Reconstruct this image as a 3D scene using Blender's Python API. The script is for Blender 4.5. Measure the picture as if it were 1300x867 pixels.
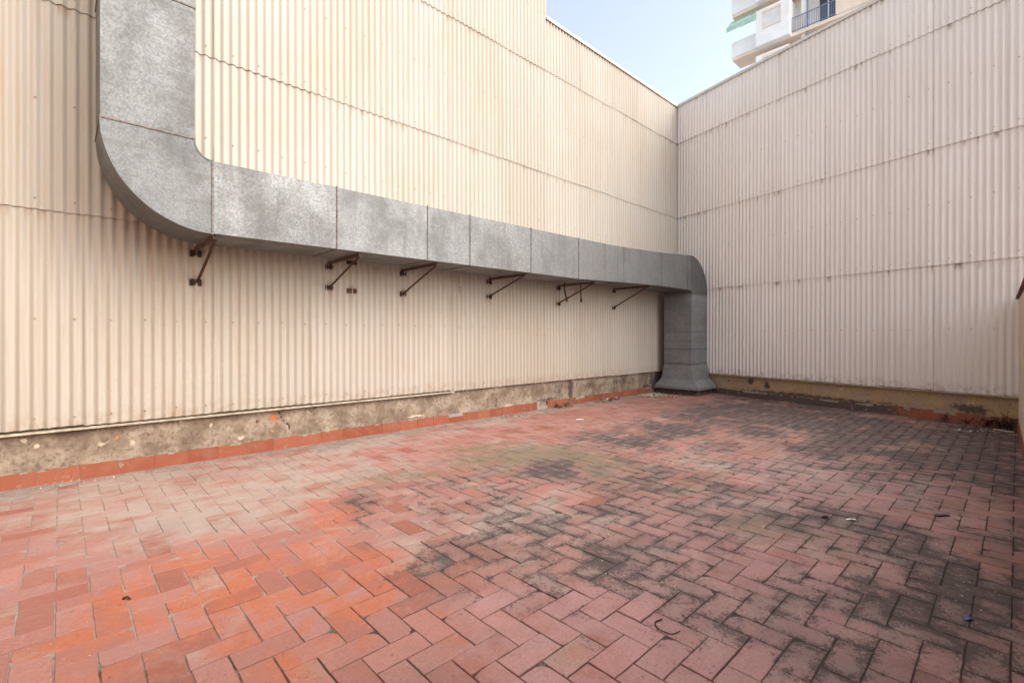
import bpy, math, random
from mathutils import Vector, noise
R = math.radians
random.seed(11)
for o in list(bpy.data.objects):
    bpy.data.objects.remove(o)
scn = bpy.context.scene
COL = scn.collection

# ------------------------------------------------------------------ camera
cam = bpy.data.cameras.new('camera')
cam.sensor_width = 36.0
cam.lens = 36.0 * 606.6 / 1300.0
cam.shift_y = -0.0049
cam.clip_start = 0.02
cam.clip_end = 2000
co = bpy.data.objects.new('camera', cam)
co.location = (6.726, -12.871, 1.5)
co.rotation_euler = (R(90), 0, R(46.614))
COL.objects.link(co)
scn.camera = co

# ------------------------------------------------------------------ light
SUN_EL, SUN_AZ = 42.0, 66.0          # azimuth measured clockwise from +Y (towards +X)
w = bpy.data.worlds.new('World')
scn.world = w
w.use_nodes = True
wn = w.node_tree
sky = wn.nodes.new('ShaderNodeTexSky')
sky.sky_type = 'NISHITA'
sky.sun_disc = False
sky.sun_elevation = R(SUN_EL)
sky.sun_rotation = R(SUN_AZ)
sky.altitude = 0
sky.air_density = 1.0
sky.dust_density = 3
sky.ozone_density = 1.0
bg = wn.nodes['Background']
bg.inputs['Strength'].default_value = 0.135
hs = wn.nodes.new('ShaderNodeHueSaturation')      # hazy, washed-out summer sky
hs.inputs['Saturation'].default_value = 0.58
wn.links.new(sky.outputs[0], hs.inputs['Color'])
wn.links.new(hs.outputs[0], bg.inputs['Color'])
sl = bpy.data.lights.new('sun', 'SUN')
sl.energy = 1.5
sl.angle = R(95)
sl.color = (1.0, 0.92, 0.81)
so = bpy.data.objects.new('sun', sl)
d = Vector((math.sin(R(SUN_AZ)) * math.cos(R(SUN_EL)), math.cos(R(SUN_AZ)) * math.cos(R(SUN_EL)), math.sin(R(SUN_EL))))
so.rotation_euler = d.to_track_quat('Z', 'Y').to_euler()
so.location = d * 40
COL.objects.link(so)
vs = scn.view_settings
vs.view_transform = 'Standard'
vs.look = 'None'
vs.gamma = 1.0
vs.use_curve_mapping = False
vs.exposure = 1.53


# ------------------------------------------------------------------ helpers
class MB:
    """collects faces with a material index and float point attributes"""
    def __init__(s):
        s.v = []; s.f = []; s.m = []; s.a = {}
    def vert(s, p, **at):
        s.v.append(tuple(p))
        for k, x in at.items():
            s.a.setdefault(k, {})[len(s.v) - 1] = x
        return len(s.v) - 1
    def face(s, ids, m=0):
        s.f.append(tuple(ids)); s.m.append(m)
    def poly(s, pts, m=0, **at):
        s.face([s.vert(p, **at) for p in pts], m)
    def hexa(s, p, m=0, **at):          # p: 8 points, bottom 4 then top 4 (ccw)
        i = [s.vert(q, **at) for q in p]
        for q in ((3, 2, 1, 0), (4, 5, 6, 7), (0, 1, 5, 4), (1, 2, 6, 5), (2, 3, 7, 6), (3, 0, 4, 7)):
            s.face([i[k] for k in q], m)
    def box(s, a, b, m=0, **at):
        (x0, y0, z0), (x1, y1, z1) = a, b
        s.hexa([(x0, y0, z0), (x1, y0, z0), (x1, y1, z0), (x0, y1, z0),
                (x0, y0, z1), (x1, y0, z1), (x1, y1, z1), (x0, y1, z1)], m, **at)
    def bar(s, a, b, wd, th, up=(0, 0, 1), m=0, **at):   # rectangular bar between two points
        a, b, up = Vector(a), Vector(b), Vector(up)
        d = (b - a).normalized(); sd = d.cross(up).normalized() * wd / 2; u = sd.cross(d).normalized() * th / 2
        s.hexa([a - sd - u, a + sd - u, a + sd + u, a - sd + u, b - sd - u, b + sd - u, b + sd + u, b - sd + u], m, **at)
    def tube(s, pts, r, n=8, m=0, **at):
        pts = [Vector(p) for p in pts]; rs = r if isinstance(r, (list, tuple)) else [r] * len(pts)
        rings = []
        for i, p in enumerate(pts):
            d = (pts[min(i + 1, len(pts) - 1)] - pts[max(i - 1, 0)]).normalized()
            u = d.cross(Vector((0.13, 0.31, 0.94))).normalized()
            if u.length < .1: u = d.cross(Vector((1, 0, 0))).normalized()
            v = d.cross(u)
            rings.append([s.vert(p + (u * math.cos(2 * math.pi * k / n) + v * math.sin(2 * math.pi * k / n)) * rs[i], **at) for k in range(n)])
        for a, b in zip(rings, rings[1:]):
            for k in range(n):
                s.face((a[k], a[(k + 1) % n], b[(k + 1) % n], b[k]), m)
        s.face(rings[0][::-1], m); s.face(rings[-1], m)
    def build(s, name, mats, parent=None, smooth=None, bevel=0):
        me = bpy.data.meshes.new(name)
        me.from_pydata(s.v, [], s.f)
        for m in (mats if isinstance(mats, (list, tuple)) else [mats]):
            me.materials.append(m)
        me.polygons.foreach_set('material_index', s.m)
        for k, dct in s.a.items():
            at = me.attributes.new(k, 'FLOAT', 'POINT')
            at.data.foreach_set('value', [dct.get(i, 0.0) for i in range(len(s.v))])
        if smooth is not None:
            me.polygons.foreach_set('use_smooth', [True] * len(s.f))
            me.update()
            me.set_sharp_from_angle(angle=R(smooth))
        me.update()
        o = bpy.data.objects.new(name, me)
        COL.objects.link(o)
        if parent: o.parent = parent
        if bevel:
            md = o.modifiers.new('bevel', 'BEVEL'); md.width = bevel; md.segments = 2; md.limit_method = 'ANGLE'
        return o


def tag(o, label=None, cat=None, group=None, kind=None):
    for k, x in (('label', label), ('category', cat), ('group', group), ('kind', kind)):
        if x: o[k] = x
    return o


def thing(name, label, cat, loc=(0, 0, 0), group=None):
    o = bpy.data.objects.new(name, None)
    o.empty_display_size = .2
    COL.objects.link(o); o.location = loc
    return tag(o, label, cat, group)


def copy_tree(o, parent=None):
    c = o.copy(); COL.objects.link(c)
    if parent: c.parent = parent
    for ch in list(o.children):
        copy_tree(ch, c)
    return c


# ------------------------------------------------------------------ materials
class NT:
    def __init__(s, name):
        s.mat = bpy.data.materials.new(name); s.mat.use_nodes = True
        s.t = s.mat.node_tree; s.b = s.t.nodes['Principled BSDF']
        s.tc = None
    def n(s, typ, **kw):
        x = s.t.nodes.new(typ)
        for k, v in kw.items(): setattr(x, k, v)
        return x
    def link(s, a, b): s.t.links.new(a, b)
    def put(s, sock, v):
        if hasattr(v, 'is_linked') or hasattr(v, 'links'): s.link(v, sock)
        elif isinstance(v, (tuple, list)) and len(v) == 3 and sock.type == 'RGBA': sock.default_value = (*v, 1)
        else: sock.default_value = v
    def geo(s):
        if not s.tc: s.tc = s.n('ShaderNodeNewGeometry')
        return s.tc.outputs['Position']
    def map(s, scale=(1, 1, 1), loc=(0, 0, 0), src=None):
        m = s.n('ShaderNodeMapping'); s.link(src or s.geo(), m.inputs[0])
        m.inputs['Scale'].default_value = scale; m.inputs['Location'].default_value = loc
        return m.outputs[0]
    def noise(s, scale, detail=4, rough=.55, dist=0, vec=None):
        x = s.n('ShaderNodeTexNoise'); s.link(vec or s.geo(), x.inputs['Vector'])
        x.inputs['Scale'].default_value = scale; x.inputs['Detail'].default_value = detail
        x.inputs['Roughness'].default_value = rough; x.inputs['Distortion'].default_value = dist
        return x.outputs['Fac']
    def vor(s, scale, vec=None, out='Color'):
        x = s.n('ShaderNodeTexVoronoi'); s.link(vec or s.geo(), x.inputs['Vector']); x.inputs['Scale'].default_value = scale
        return x.outputs[out]
    def attr(s, name):
        x = s.n('ShaderNodeAttribute', attribute_name=name); return x.outputs['Fac']
    def objrand(s):
        return s.n('ShaderNodeObjectInfo').outputs['Random']
    def math(s, op, a, b=0.0, clamp=False):
        x = s.n('ShaderNodeMath', operation=op, use_clamp=clamp); s.put(x.inputs[0], a); s.put(x.inputs[1], b); return x.outputs[0]
    def ramp(s, v, a, b, lo=0.0, hi=1.0):
        x = s.n('ShaderNodeMapRange', interpolation_type='SMOOTHSTEP'); s.put(x.inputs[0], v)
        for i, q in enumerate((a, b, lo, hi)): x.inputs[i + 1].default_value = q
        return x.outputs[0]
    def mix(s, f, a, b, mode='MIX'):
        x = s.n('ShaderNodeMix', data_type='RGBA', blend_type=mode); s.put(x.inputs[0], f); s.put(x.inputs[6], a); s.put(x.inputs[7], b); return x.outputs[2]
    def bump(s, h, strength=.3, dist=.01, prev=None):
        x = s.n('ShaderNodeBump'); s.put(x.inputs['Height'], h); x.inputs['Strength'].default_value = 0.135
        if prev: s.link(prev, x.inputs['Normal'])
        s.link(x.outputs[0], s.b.inputs['Normal']); return x.outputs[0]
    def out(s, col, rough=.8, metal=0.0, spec=.3):
        s.put(s.b.inputs['Base Color'], col); s.put(s.b.inputs['Roughness'], rough); s.put(s.b.inputs['Metallic'], metal)
        s.b.inputs['Specular IOR Level'].default_value = spec
        return s.mat


def flat(name, col, rough=.7, metal=0.0, var=.25, scale=25, spec=.3):
    t = NT(name); n = t.noise(scale, 5)
    dk = tuple(c * (1 - var) for c in col); lt = tuple(min(1, c * (1 + var)) for c in col)
    t.bump(n, .15, .004)
    return t.out(t.mix(t.ramp(n, .3, .7), dk, lt), rough, metal, spec)


def cladding(name, base, streak, rust, stainy):
    t = NT(name)
    c = t.mix(t.math('MULTIPLY', t.objrand(), .9), base, tuple(x * y for x, y in zip(base, (.92, .91, .89))))
    big = t.noise(.55, 3)
    c = t.mix(t.ramp(big, .35, .7, 0, .22), c, streak)
    # long vertical runs of dirt washed down the sheets
    run = t.noise(1, 5, .6, 0, t.map((14, 14, .55)))
    c = t.mix(t.ramp(run, .48, .72, 0, .55 * stainy), c, streak)
    run2 = t.noise(1, 4, .6, .3, t.map((30, 30, 1.6), (3, 7, 1)))
    c = t.mix(t.ramp(run2, .58, .78, 0, .38 * stainy), c, tuple(x * .72 for x in streak))
    # rusty drips starting under the lap of the sheet above
    dr = t.attr('below')
    spot = t.noise(1, 3, .6, 0, t.map((11, 11, .9), (1, 2, 5)))
    mask = t.math('MULTIPLY', t.ramp(spot, .56, .66), t.ramp(dr, 0.0, .16, 1, 0))
    c = t.mix(t.math('MULTIPLY', mask, .75 * stainy), c, rust)
    # grime and splash along the lower edge
    lo = t.attr('low')
    spl = t.math('MULTIPLY', t.ramp(t.noise(9, 5), .35, .7), t.ramp(lo, 0, .22, 1, 0))
    c = t.mix(t.math('MULTIPLY', spl, .45), c, rust)
    c = t.mix(t.ramp(t.math('ADD', t.attr('stain'), t.math('MULTIPLY', t.math('SUBTRACT', t.noise(1, 5, .7, 0, t.map((40, 40, 5))), .5), 1.2)), .25, 1.0, 0, .62), c, rust)
    sp = t.noise(45, 4, .7)
    c = t.mix(t.ramp(sp, .66, .76, 0, .35), c, rust)
    t.bump(t.noise(60, 6, .65), .12, .003)
    return t.out(c, .78, 0, .25)


M = {}
M['clad_l'] = cladding('cream_fibre_cement', (.46, .422, .374), (.39, .285, .19), (.30, .19, .11), .7)  # dirt streaks tinted orange to carry this wall's warm shade
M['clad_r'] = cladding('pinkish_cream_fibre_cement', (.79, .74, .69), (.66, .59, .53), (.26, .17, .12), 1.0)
M['edge_l'] = flat('brown_sheet_edge', (.26, .19, .13), .9, 0, .5, 18)  # lighter edge tone, softens the dark gap drawn under each lap
M['edge'] = flat('dark_sheet_edge', (.10, .065, .042), .9, 0, .5, 18)  # dirt colour kept dark so the edge reads as the gap under laps
M['screw'] = flat('weathered_screw', (.33, .24, .17), .6, .3)
M['strip'] = flat('cream_painted_strip', (.43, .37, .29), .7, .0, .3, 12)
M['cap'] = flat('grey_capping', (.60, .57, .52), .6, 0, .12)
M['rust'] = flat('rusty_steel', (.105, .058, .042), .8, .25, .45, 40)
M['darkrust'] = flat('dark_rusted_steel', (.075, .045, .035), .8, .3, .4, 40)
M['rubber'] = flat('black_rubber', (.02, .02, .022), .6)


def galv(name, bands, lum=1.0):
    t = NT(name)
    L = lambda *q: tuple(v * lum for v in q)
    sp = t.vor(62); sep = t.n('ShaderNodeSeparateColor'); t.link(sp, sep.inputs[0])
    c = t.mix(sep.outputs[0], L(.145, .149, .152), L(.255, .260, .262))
    dirt = t.noise(2.2, 6, .65)
    c = t.mix(t.ramp(dirt, .40, .68, 0, .5), c, L(0.117, 0.114, 0.109))
    pale = t.noise(85, 5, .8)
    c = t.mix(t.ramp(pale, .53, .70, 0, .42), c, L(0.312, 0.307, 0.294))
    # wash marks: across the vertical pipe they read as faint horizontal bands
    band = t.noise(1, 4, .6, .2, t.map(bands, (4, 0, 0)))
    c = t.mix(t.ramp(band, .48, .7, 0, .6), c, L(0.133, 0.127, 0.120))
    run = t.noise(1, 4, .6, 0, t.map((9, 9, .5)))
    c = t.mix(t.ramp(run, .52, .74, 0, .25), c, L(0.281, 0.277, 0.263))
    c = t.mix(t.math('MULTIPLY', t.objrand(), .30), c, L(0.148, 0.154, 0.158))
    b = t.bump(t.noise(3, 2), .25, .02)
    t.bump(pale, .08, .002, b)
    return t.out(c, t.ramp(dirt, .3, .7, .46, .68), .45, .4)
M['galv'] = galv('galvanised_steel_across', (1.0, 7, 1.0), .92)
M['galv_v'] = galv('galvanised_steel_up', (.9, .9, 9), .74)  # same duct steel, tone darkened in colour for the uprights and bends
M['galv_r'] = galv('galvanised_steel_brightened', (.9, .9, 9), 1.3)  # same duct steel, brightness added in colour so the riser renders lighter
M['seam'] = flat('duct_joint', (.17, .145, .13), .75, .2, .35, 30)


def concrete(name, a, b, dark):
    t = NT(name)
    n = t.noise(3.2, 7, .62, .3); n2 = t.noise(22, 6, .7)
    c = t.mix(t.ramp(n, .35, .66), a, b)
    c = t.mix(t.ramp(n2, .46, .68, 0, .75), c, dark)
    c = t.mix(t.ramp(t.noise(7, 8, .75, .8), .56, .68, 0, .7), c, dark)
    c = t.mix(t.ramp(t.math('ADD', t.attr('grime'), t.math('MULTIPLY', t.math('SUBTRACT', t.noise(14, 6, .7), .5), 1.4)), .35, .7, 0, .9), c, (.075, .06, .055))
    c = t.mix(t.ramp(t.math('ADD', t.attr('pale'), t.math('MULTIPLY', t.math('SUBTRACT', t.noise(18, 5), .5), .9)), .45, .6), c, (.52, .44, .32))
    c = t.mix(t.ramp(t.math('ADD', t.attr('brick'), t.math('MULTIPLY', t.math('SUBTRACT', t.noise(20, 4), .5), .7)), .45, .6), c, (.52, .17, .06))
    c = t.mix(t.ramp(t.attr('crack'), .3, .7), c, (.035, .025, .02))
    t.bump(t.math('ADD', t.math('ADD', n2, n), t.math('MULTIPLY', t.noise(90, 5, .7), .5)), .9, .016)
    return t.out(c, .92, 0, .15)
M['conc_l'] = concrete('weathered_render', (.185, .135, .098), (.36, .29, .22), (.11, .08, .06))
M['conc_r'] = concrete('ochre_render', (.43, .30, .165), (.36, .275, .20), (.25, .19, .125))


def terracotta(name):
    """glazed-red skirting tile; attr tone = per tile tone, dirt = how dirty"""
    t = NT(name)
    c = t.mix(t.attr('tone'), (.245, .066, .034), (.315, .10, .055))
    c = t.mix(t.ramp(t.noise(6, 5), .45, .75, 0, .4), c, (.30, .15, .10))
    c = t.mix(t.ramp(t.noise(35, 5, .7), .6, .75, 0, .6), c, (.42, .34, .28))
    m = t.math('ADD', t.attr('dirt'), t.math('MULTIPLY', t.math('SUBTRACT', t.noise(11, 7, .7), .5), 1.5))
    c = t.mix(t.ramp(m, .35, .75, 0, .93), c, (.085, .07, .065))
    c = t.mix(t.ramp(t.attr('mortar'), .4, .6), c, (.31, .265, .23))
    c = t.mix(t.ramp(t.noise(9, 7, .72, .5), .60, .66, 0, .8), c, (.30, .26, .22))
    t.bump(t.noise(40, 5), .4, .006)
    return t.out(c, .7, 0, .3)
M['skirt'] = terracotta('terracotta_skirting')


def paving():
    t = NT('terracotta_pavers')
    K = .95
    k = lambda *c: tuple(v * K for v in c)
    tone, hue, sh = t.attr('tone'), t.attr('hue'), t.attr('shift')
    A, Mu, S = (lambda a, b: t.math('ADD', a, b)), (lambda a, b: t.math('MULTIPLY', a, b)), (lambda a: t.math('SUBTRACT', a, .5))
    c = t.mix(tone, k(.25, .088, .060), k(.37, .175, .145))
    c = t.mix(t.ramp(hue, .0, 1.0), c, k(.33, .17, .15))
    # rubbed orange clay and mauve bloom; both also carry the light's warm-to-cool shift
    c = t.mix(t.ramp(A(A(t.attr('clean'), sh), Mu(S(t.noise(6, 7, .68, .3)), 1.6)), .30, .85, 0, .85), c, k(.40, .122, .060))
    c = t.mix(t.ramp(A(t.attr('bloom'), Mu(S(t.noise(4, 7, .68, .3)), 1.6)), .25, .85, 0, .75), c, k(.40, .235, .235))
    # brushed fine grain and pale scuffs
    c = t.mix(t.ramp(t.noise(60, 6, .75), .42, .72, 0, .5), c, k(.20, .088, .068))
    c = t.mix(t.ramp(t.noise(24, 7, .75, .4), .54, .72, 0, .45), c, k(.42, .28, .23))
    sc = t.noise(1, 5, .7, .2, t.map((55, 9, 1)))
    c = t.mix(t.ramp(sc, .56, .74, 0, .35), c, k(.43, .29, .24))
    # grey dust films
    f = t.noise(1, 9, .72, .6, t.map((3.2, 2.2, 1)))
    dm = A(A(t.attr('dust'), Mu(sh, .7)), Mu(S(f), 2.2))
    c = t.mix(t.ramp(dm, .05, .85, 0, .88), c, k(.34, .28, .24))
    # olive moss
    mo = A(t.attr('moss'), Mu(S(t.noise(6, 10, .76, .6)), 2.2))
    c = t.mix(t.ramp(mo, .12, .85, 0, .85), c, k(.165, .14, .085))
    # black algae: smeary brown films, then ragged speckle in three sizes
    s0 = t.noise(1, 10, .74, .7, t.map((2.4, 1.4, 1), (3, 8, 0)))
    film = A(A(t.attr('dark'), Mu(sh, .45)), Mu(S(s0), 2.3))
    c = t.mix(t.ramp(film, -.05, 1.05, 0, .70), c, k(.150, .108, .101))
    s1 = t.noise(30, 10, .78, .6); s2 = t.noise(6.5, 8, .72, .6); s3 = t.noise(110, 6, .8)
    q = A(A(Mu(S(s1), 2.3), Mu(S(s2), 2.0)), Mu(S(s3), 2.4))
    ed = Mu(Mu(S(A(t.attr('edge'), .15)), .30), t.ramp(t.attr('dark'), .05, .5))
    m = t.ramp(A(A(A(Mu(t.attr('dark'), .72), Mu(sh, .6)), q), ed), .42, .74, 0, .90)
    c = t.mix(m, c, k(.066, .052, .049))
    # stray specks everywhere
    c = t.mix(t.ramp(t.noise(55, 3, .5), .69, .75, 0, .8), c, k(.05, .04, .04))
    c = t.mix(t.ramp(t.noise(80, 2, .5, 0, t.map((1, 1, 1), (9, 4, 2))), .735, .77, 0, .8), c, k(.52, .46, .40))
    h = A(t.noise(70, 6, .7), Mu(m, .4))
    t.bump(h, .5, .005)
    return t.out(c, t.ramp(t.noise(9, 4), .3, .7, .62, .88), 0, .3)
M['pave'] = paving()


def mortar():
    t = NT('mortar_bed')
    c = t.mix(t.ramp(t.noise(8, 6), .35, .65), (.215, .172, .148), (.285, .235, .205))
    c = t.mix(t.ramp(t.noise(40, 5, .7), .5, .7, 0, .5), c, (.17, .135, .115))
    f = t.math('ADD', t.attr('dark'), t.math('MULTIPLY', t.math('SUBTRACT', t.noise(5, 6, .7), .5), 1.3))
    c = t.mix(t.ramp(f, .05, .5, 0, .95), c, (.05, .042, .038))
    mo = t.math('ADD', t.attr('moss'), t.math('MULTIPLY', t.math('SUBTRACT', t.noise(9, 6, .7), .5), 1.2))
    c = t.mix(t.ramp(mo, .3, .7, 0, .8), c, (.15, .13, .065))
    t.bump(t.noise(60, 7, .7), .6, .008)
    return t.out(c, .95, 0, .1)
M['mortar'] = mortar()
M['earth'] = flat('pale_city_ground', (.30, .28, .26), .9, 0, .3, .2)
M['plaster'] = flat('tan_painted_plaster', (.62, .51, .40), .85, 0, .12, 6)
M['coping'] = flat('red_brown_coping', (.22, .09, .07), .8, 0, .3, 12)
M['bwhite'] = flat('white_facade', (.88, .87, .84), .8, 0, .05, 1)
M['bpeach'] = flat('peach_soffit', (.84, .68, .54), .8, 0, .08, 1)
M['green'] = flat('green_awning_cloth', (.42, .60, .49), .8, 0, .1, 3)
M['red'] = flat('red_awning_cloth', (.52, .10, .08), .8, 0, .1, 3)
M['bshutter'] = flat('pale_roller_shutter', (.70, .70, .68), .7, 0, .08, 2)
M['bglass'] = flat('dark_window', (.06, .075, .09), .15, 0, .2, 1, .6)
M['brail'] = flat('blue_grey_railing', (.22, .26, .38), .6, .2, .1, 3)
M['leaf'] = flat('dry_leaf', (.22, .15, .085), .85, 0, .5, 30)
M['palechip'] = flat('pale_chips', (.55, .47, .38), .9, 0, .35, 30)
M['weed'] = flat('dark_dry_weed', (.035, .028, .026), .9, 0, .5, 30)
M['paper'] = flat('white_paper', (.75, .73, .70), .8, 0, .08)
M['blue'] = flat('blue_plastic', (.05, .09, .30), .4, 0, .1)
M['navy'] = flat('dark_blue_plastic', (.02, .025, .07), .4, 0, .1)

# ------------------------------------------------------------------ ground and paving
g = MB(); g.poly([(-500, -500, -.25), (500, -500, -.25), (500, 500, -.25), (-500, 500, -.25)])
tag(g.build('ground', M['earth']), kind='structure')


def blob(x, y, cx, cy, rx, ry, rot=0.0, p=2.0):
    dx, dy = x - cx, y - cy; c, s = math.cos(rot), math.sin(rot)
    u, v = (dx * c + dy * s) / rx, (-dx * s + dy * c) / ry
    return math.exp(-(u * u + v * v) ** (p / 2))

# stains: where they lie on the terrace, in metres
DARK = [(4.52, -3.47, 1.6, 0.9, 0.0, 0.85), (6.0, -5.25, 0.9, 0.6, 0.0, 0.7), (3.27, -2.26, 1.2, 0.5, 0.0, 0.7), (4.59, -0.05, 0.8, 0.4, 0.0, 0.6), (2.6, -2.97, 0.8, 0.4, 0.0, 0.5), (6.39, -5.57, 0.5, 0.5, 0.0, 0.55), (2.86, -5.72, 0.7, 0.5, 0.0, 0.5), (2.91, -6.93, 0.8, 0.5, 0.0, 0.55), (4.31, -7.98, 0.7, 0.35, 0.0, 0.6), (3.32, -8.81, 0.6, 0.4, 0.0, 0.45), (4.68, -8.57, 0.7, 0.22, 0.0, 0.6), (4.56, -10.12, 0.5, 0.35, 0.0, 0.75), (4.55, -10.52, 0.4, 0.3, 0.0, 0.55), (4.59, -9.56, 0.5, 0.3, 0.0, 0.65), (4.36, -10.85, 0.5, 0.4, 0.0, 0.5), (2.85, -10.75, 0.35, 0.25, 0.0, 0.65), (4.39, -11.24, 0.4, 0.3, 0.0, 0.4), (6.13, -8.46, 0.6, 0.4, 0.0, 0.4), (6.47, -8.62, 0.4, 0.5, 0.0, 0.62), (6.58, -9.28, 0.3, 0.5, 0.0, 0.66), (5.88, -8.08, 0.6, 0.3, 0.0, 0.4), (6.11, -10.24, 0.6, 0.4, 0.0, 0.32), (6.38, -10.1, 0.5, 0.3, 0.0, 0.36), (5.78, -10.32, 0.3, 0.25, 0.0, 0.35), (6.3, -7.38, 0.7, 0.25, 0.0, 0.3), (3.38, -9.71, 1.6, 1.0, 0.0, 0.22), (2.77, -9.81, 0.5, 0.3, 0.0, 0.35)]
MOSS = [(2.67, -8.5, 0.8, 0.6, 0.0, 0.75), (5.53, -8.68, 0.4, 0.25, 0.0, 0.7), (2.25, -10.15, 0.6, 0.5, 0.0, 0.5), (2.38, -3.2, 1.2, 0.5, 0.0, 0.4), (6.01, -3.65, 0.8, 0.4, 0.0, 0.3), (2.06, -9.14, 0.6, 0.4, 0.0, 0.5), (1.93, -10.71, 0.4, 0.4, 0.0, 0.4), (3.67, -8.44, 0.6, 0.5, 0.0, 0.3), (4.6, -0.85, 1.0, 0.4, 0.0, 0.3)]
DUST = [(4.05, -9.89, 0.9, 0.22, 0.0, 0.6), (3.8, -10.83, 0.4, 0.28, 0.0, 0.6), (1.6, -12.1, 0.8, 0.8, 0.0, 0.9), (1.6, -10.9, 0.8, 0.6, 0.0, 0.75), (4.69, -7.13, 0.9, 0.3, 0.0, 0.35), (1.03, -12.95, 0.6, 0.6, 0.0, 0.5), (3.84, -10.23, 0.4, 0.25, 0.0, 0.5), (2.14, -11.78, 0.5, 0.4, 0.0, 0.45), (1.59, -10.17, 0.5, 0.4, 0.0, 0.4), (4.97, -8.5, 0.8, 0.25, 0.0, 0.4), (.35, -12.3, .5, 1.6, 0, .75), (.45, -9.8, .45, 1.8, 0, .75), (.3, -6.7, .35, 1.6, 0, .6), (.3, -3.9, .4, 1.8, 0, .55)]
CLEAN = [(2.55, -11.06, 0.5, 0.4, 0.0, 0.6), (3.56, -11.99, 0.9, 0.6, 0.0, 0.5), (3.87, -11.37, 0.5, 0.35, 0.0, 0.55), (4.7, -11.46, 0.35, 0.3, 0.0, 0.45), (1.13, -5.26, 1.0, 0.35, 0.0, 0.6), (3.97, -7.39, 0.5, 0.3, 0.0, 0.4), (0.12, -7.58, 0.7, 0.3, 0.0, 0.4), (3.85, -12.36, 0.7, 0.5, 0.0, 0.45), (4.45, -12.0, 0.5, 0.4, 0.0, 0.6), (1.69, -11.33, 0.4, 0.3, 0.0, 0.4)]
BLOOM = [(5.55, -7.89, 1.4, 1.2, 0.0, 0.6), (4.88, -6.69, 1.6, 0.8, 0.0, 0.6), (5.5, -10.61, 0.8, 0.7, 0.0, 0.6), (5.87, -10.02, 0.9, 0.8, 0.0, 0.55), (4.54, -9.23, 0.7, 0.5, 0.0, 0.45), (1.54, -12.67, 0.7, 0.7, 0.0, 0.5), (6.01, -3.65, 1.2, 0.5, 0.0, 0.4), (6.29, -9.36, 0.7, 0.8, 0.0, 0.5), (5.25, -11.22, 0.5, 0.4, 0.0, 0.4)]


def fields(x, y):
    v = Vector((x, y, 0))
    wx = noise.noise(v * .8 + Vector((3, 1, 4))) * .55 + noise.noise(v * 2.6 + Vector((9, 2, 1))) * .22 + noise.noise(v * 7 + Vector((1, 8, 2))) * .07
    wy = noise.noise(v * .8 + Vector((7, 5, 9))) * .55 + noise.noise(v * 2.6 + Vector((2, 6, 5))) * .22 + noise.noise(v * 7 + Vector((4, 3, 8))) * .07
    X, Y = x + wx, y + wy
    a1 = noise.noise(v * 1.5 + Vector((5, 5, 5))); a2 = noise.noise(v * 3.9 + Vector((8, 1, 3)))
    tot = lambda L: 1 - math.prod(1 - min(.95, b[5] * blob(X, Y, *b[:5])) for b in L)
    sm = lambda t: max(0, min(1, t)) ** 2 * (3 - 2 * max(0, min(1, t)))
    base = .54 * sm((y + 7.5) / 4) * sm((x - 1.0) / 1.6) + .30 * sm((y + 11.4) / 2) * sm((x - 1.3) / 1.5)
    base += .07 * sm((x - 4.2) / 1.0) * sm((-6.5 - y) / 2)
    dark = tot(DARK) * (.85 + .5 * a1 + .4 * a2) + base * (1 + a1 * 1.3 + a2 * .8)
    moss = (tot(MOSS) + .22 * sm((y + 10.5) / 2.5) * sm((x - .6) / .8)) * (.9 - .6 * a1 + .3 * a2)
    return dict(dark=max(0, min(1, dark)), moss=max(0, min(1, moss)), dust=max(0, (tot(DUST) + .22 * sm((y + 11.8) / 2) * sm((x - .8) / 1.5)) * (.9 + .5 * a2 - .3 * a1)),
                clean=max(0, (tot(CLEAN) + .22 * sm((4.6 - x) / 1.2) * sm((-9.8 - y) / 1.2)) * (.9 + .6 * a2)), bloom=max(0, min(1, (tot(BLOOM) + .30 * sm((x - 4.2) / 1.2)) * (.9 + .4 * a1))))

U = .149
XB = 7.10
fl = MB()


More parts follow.
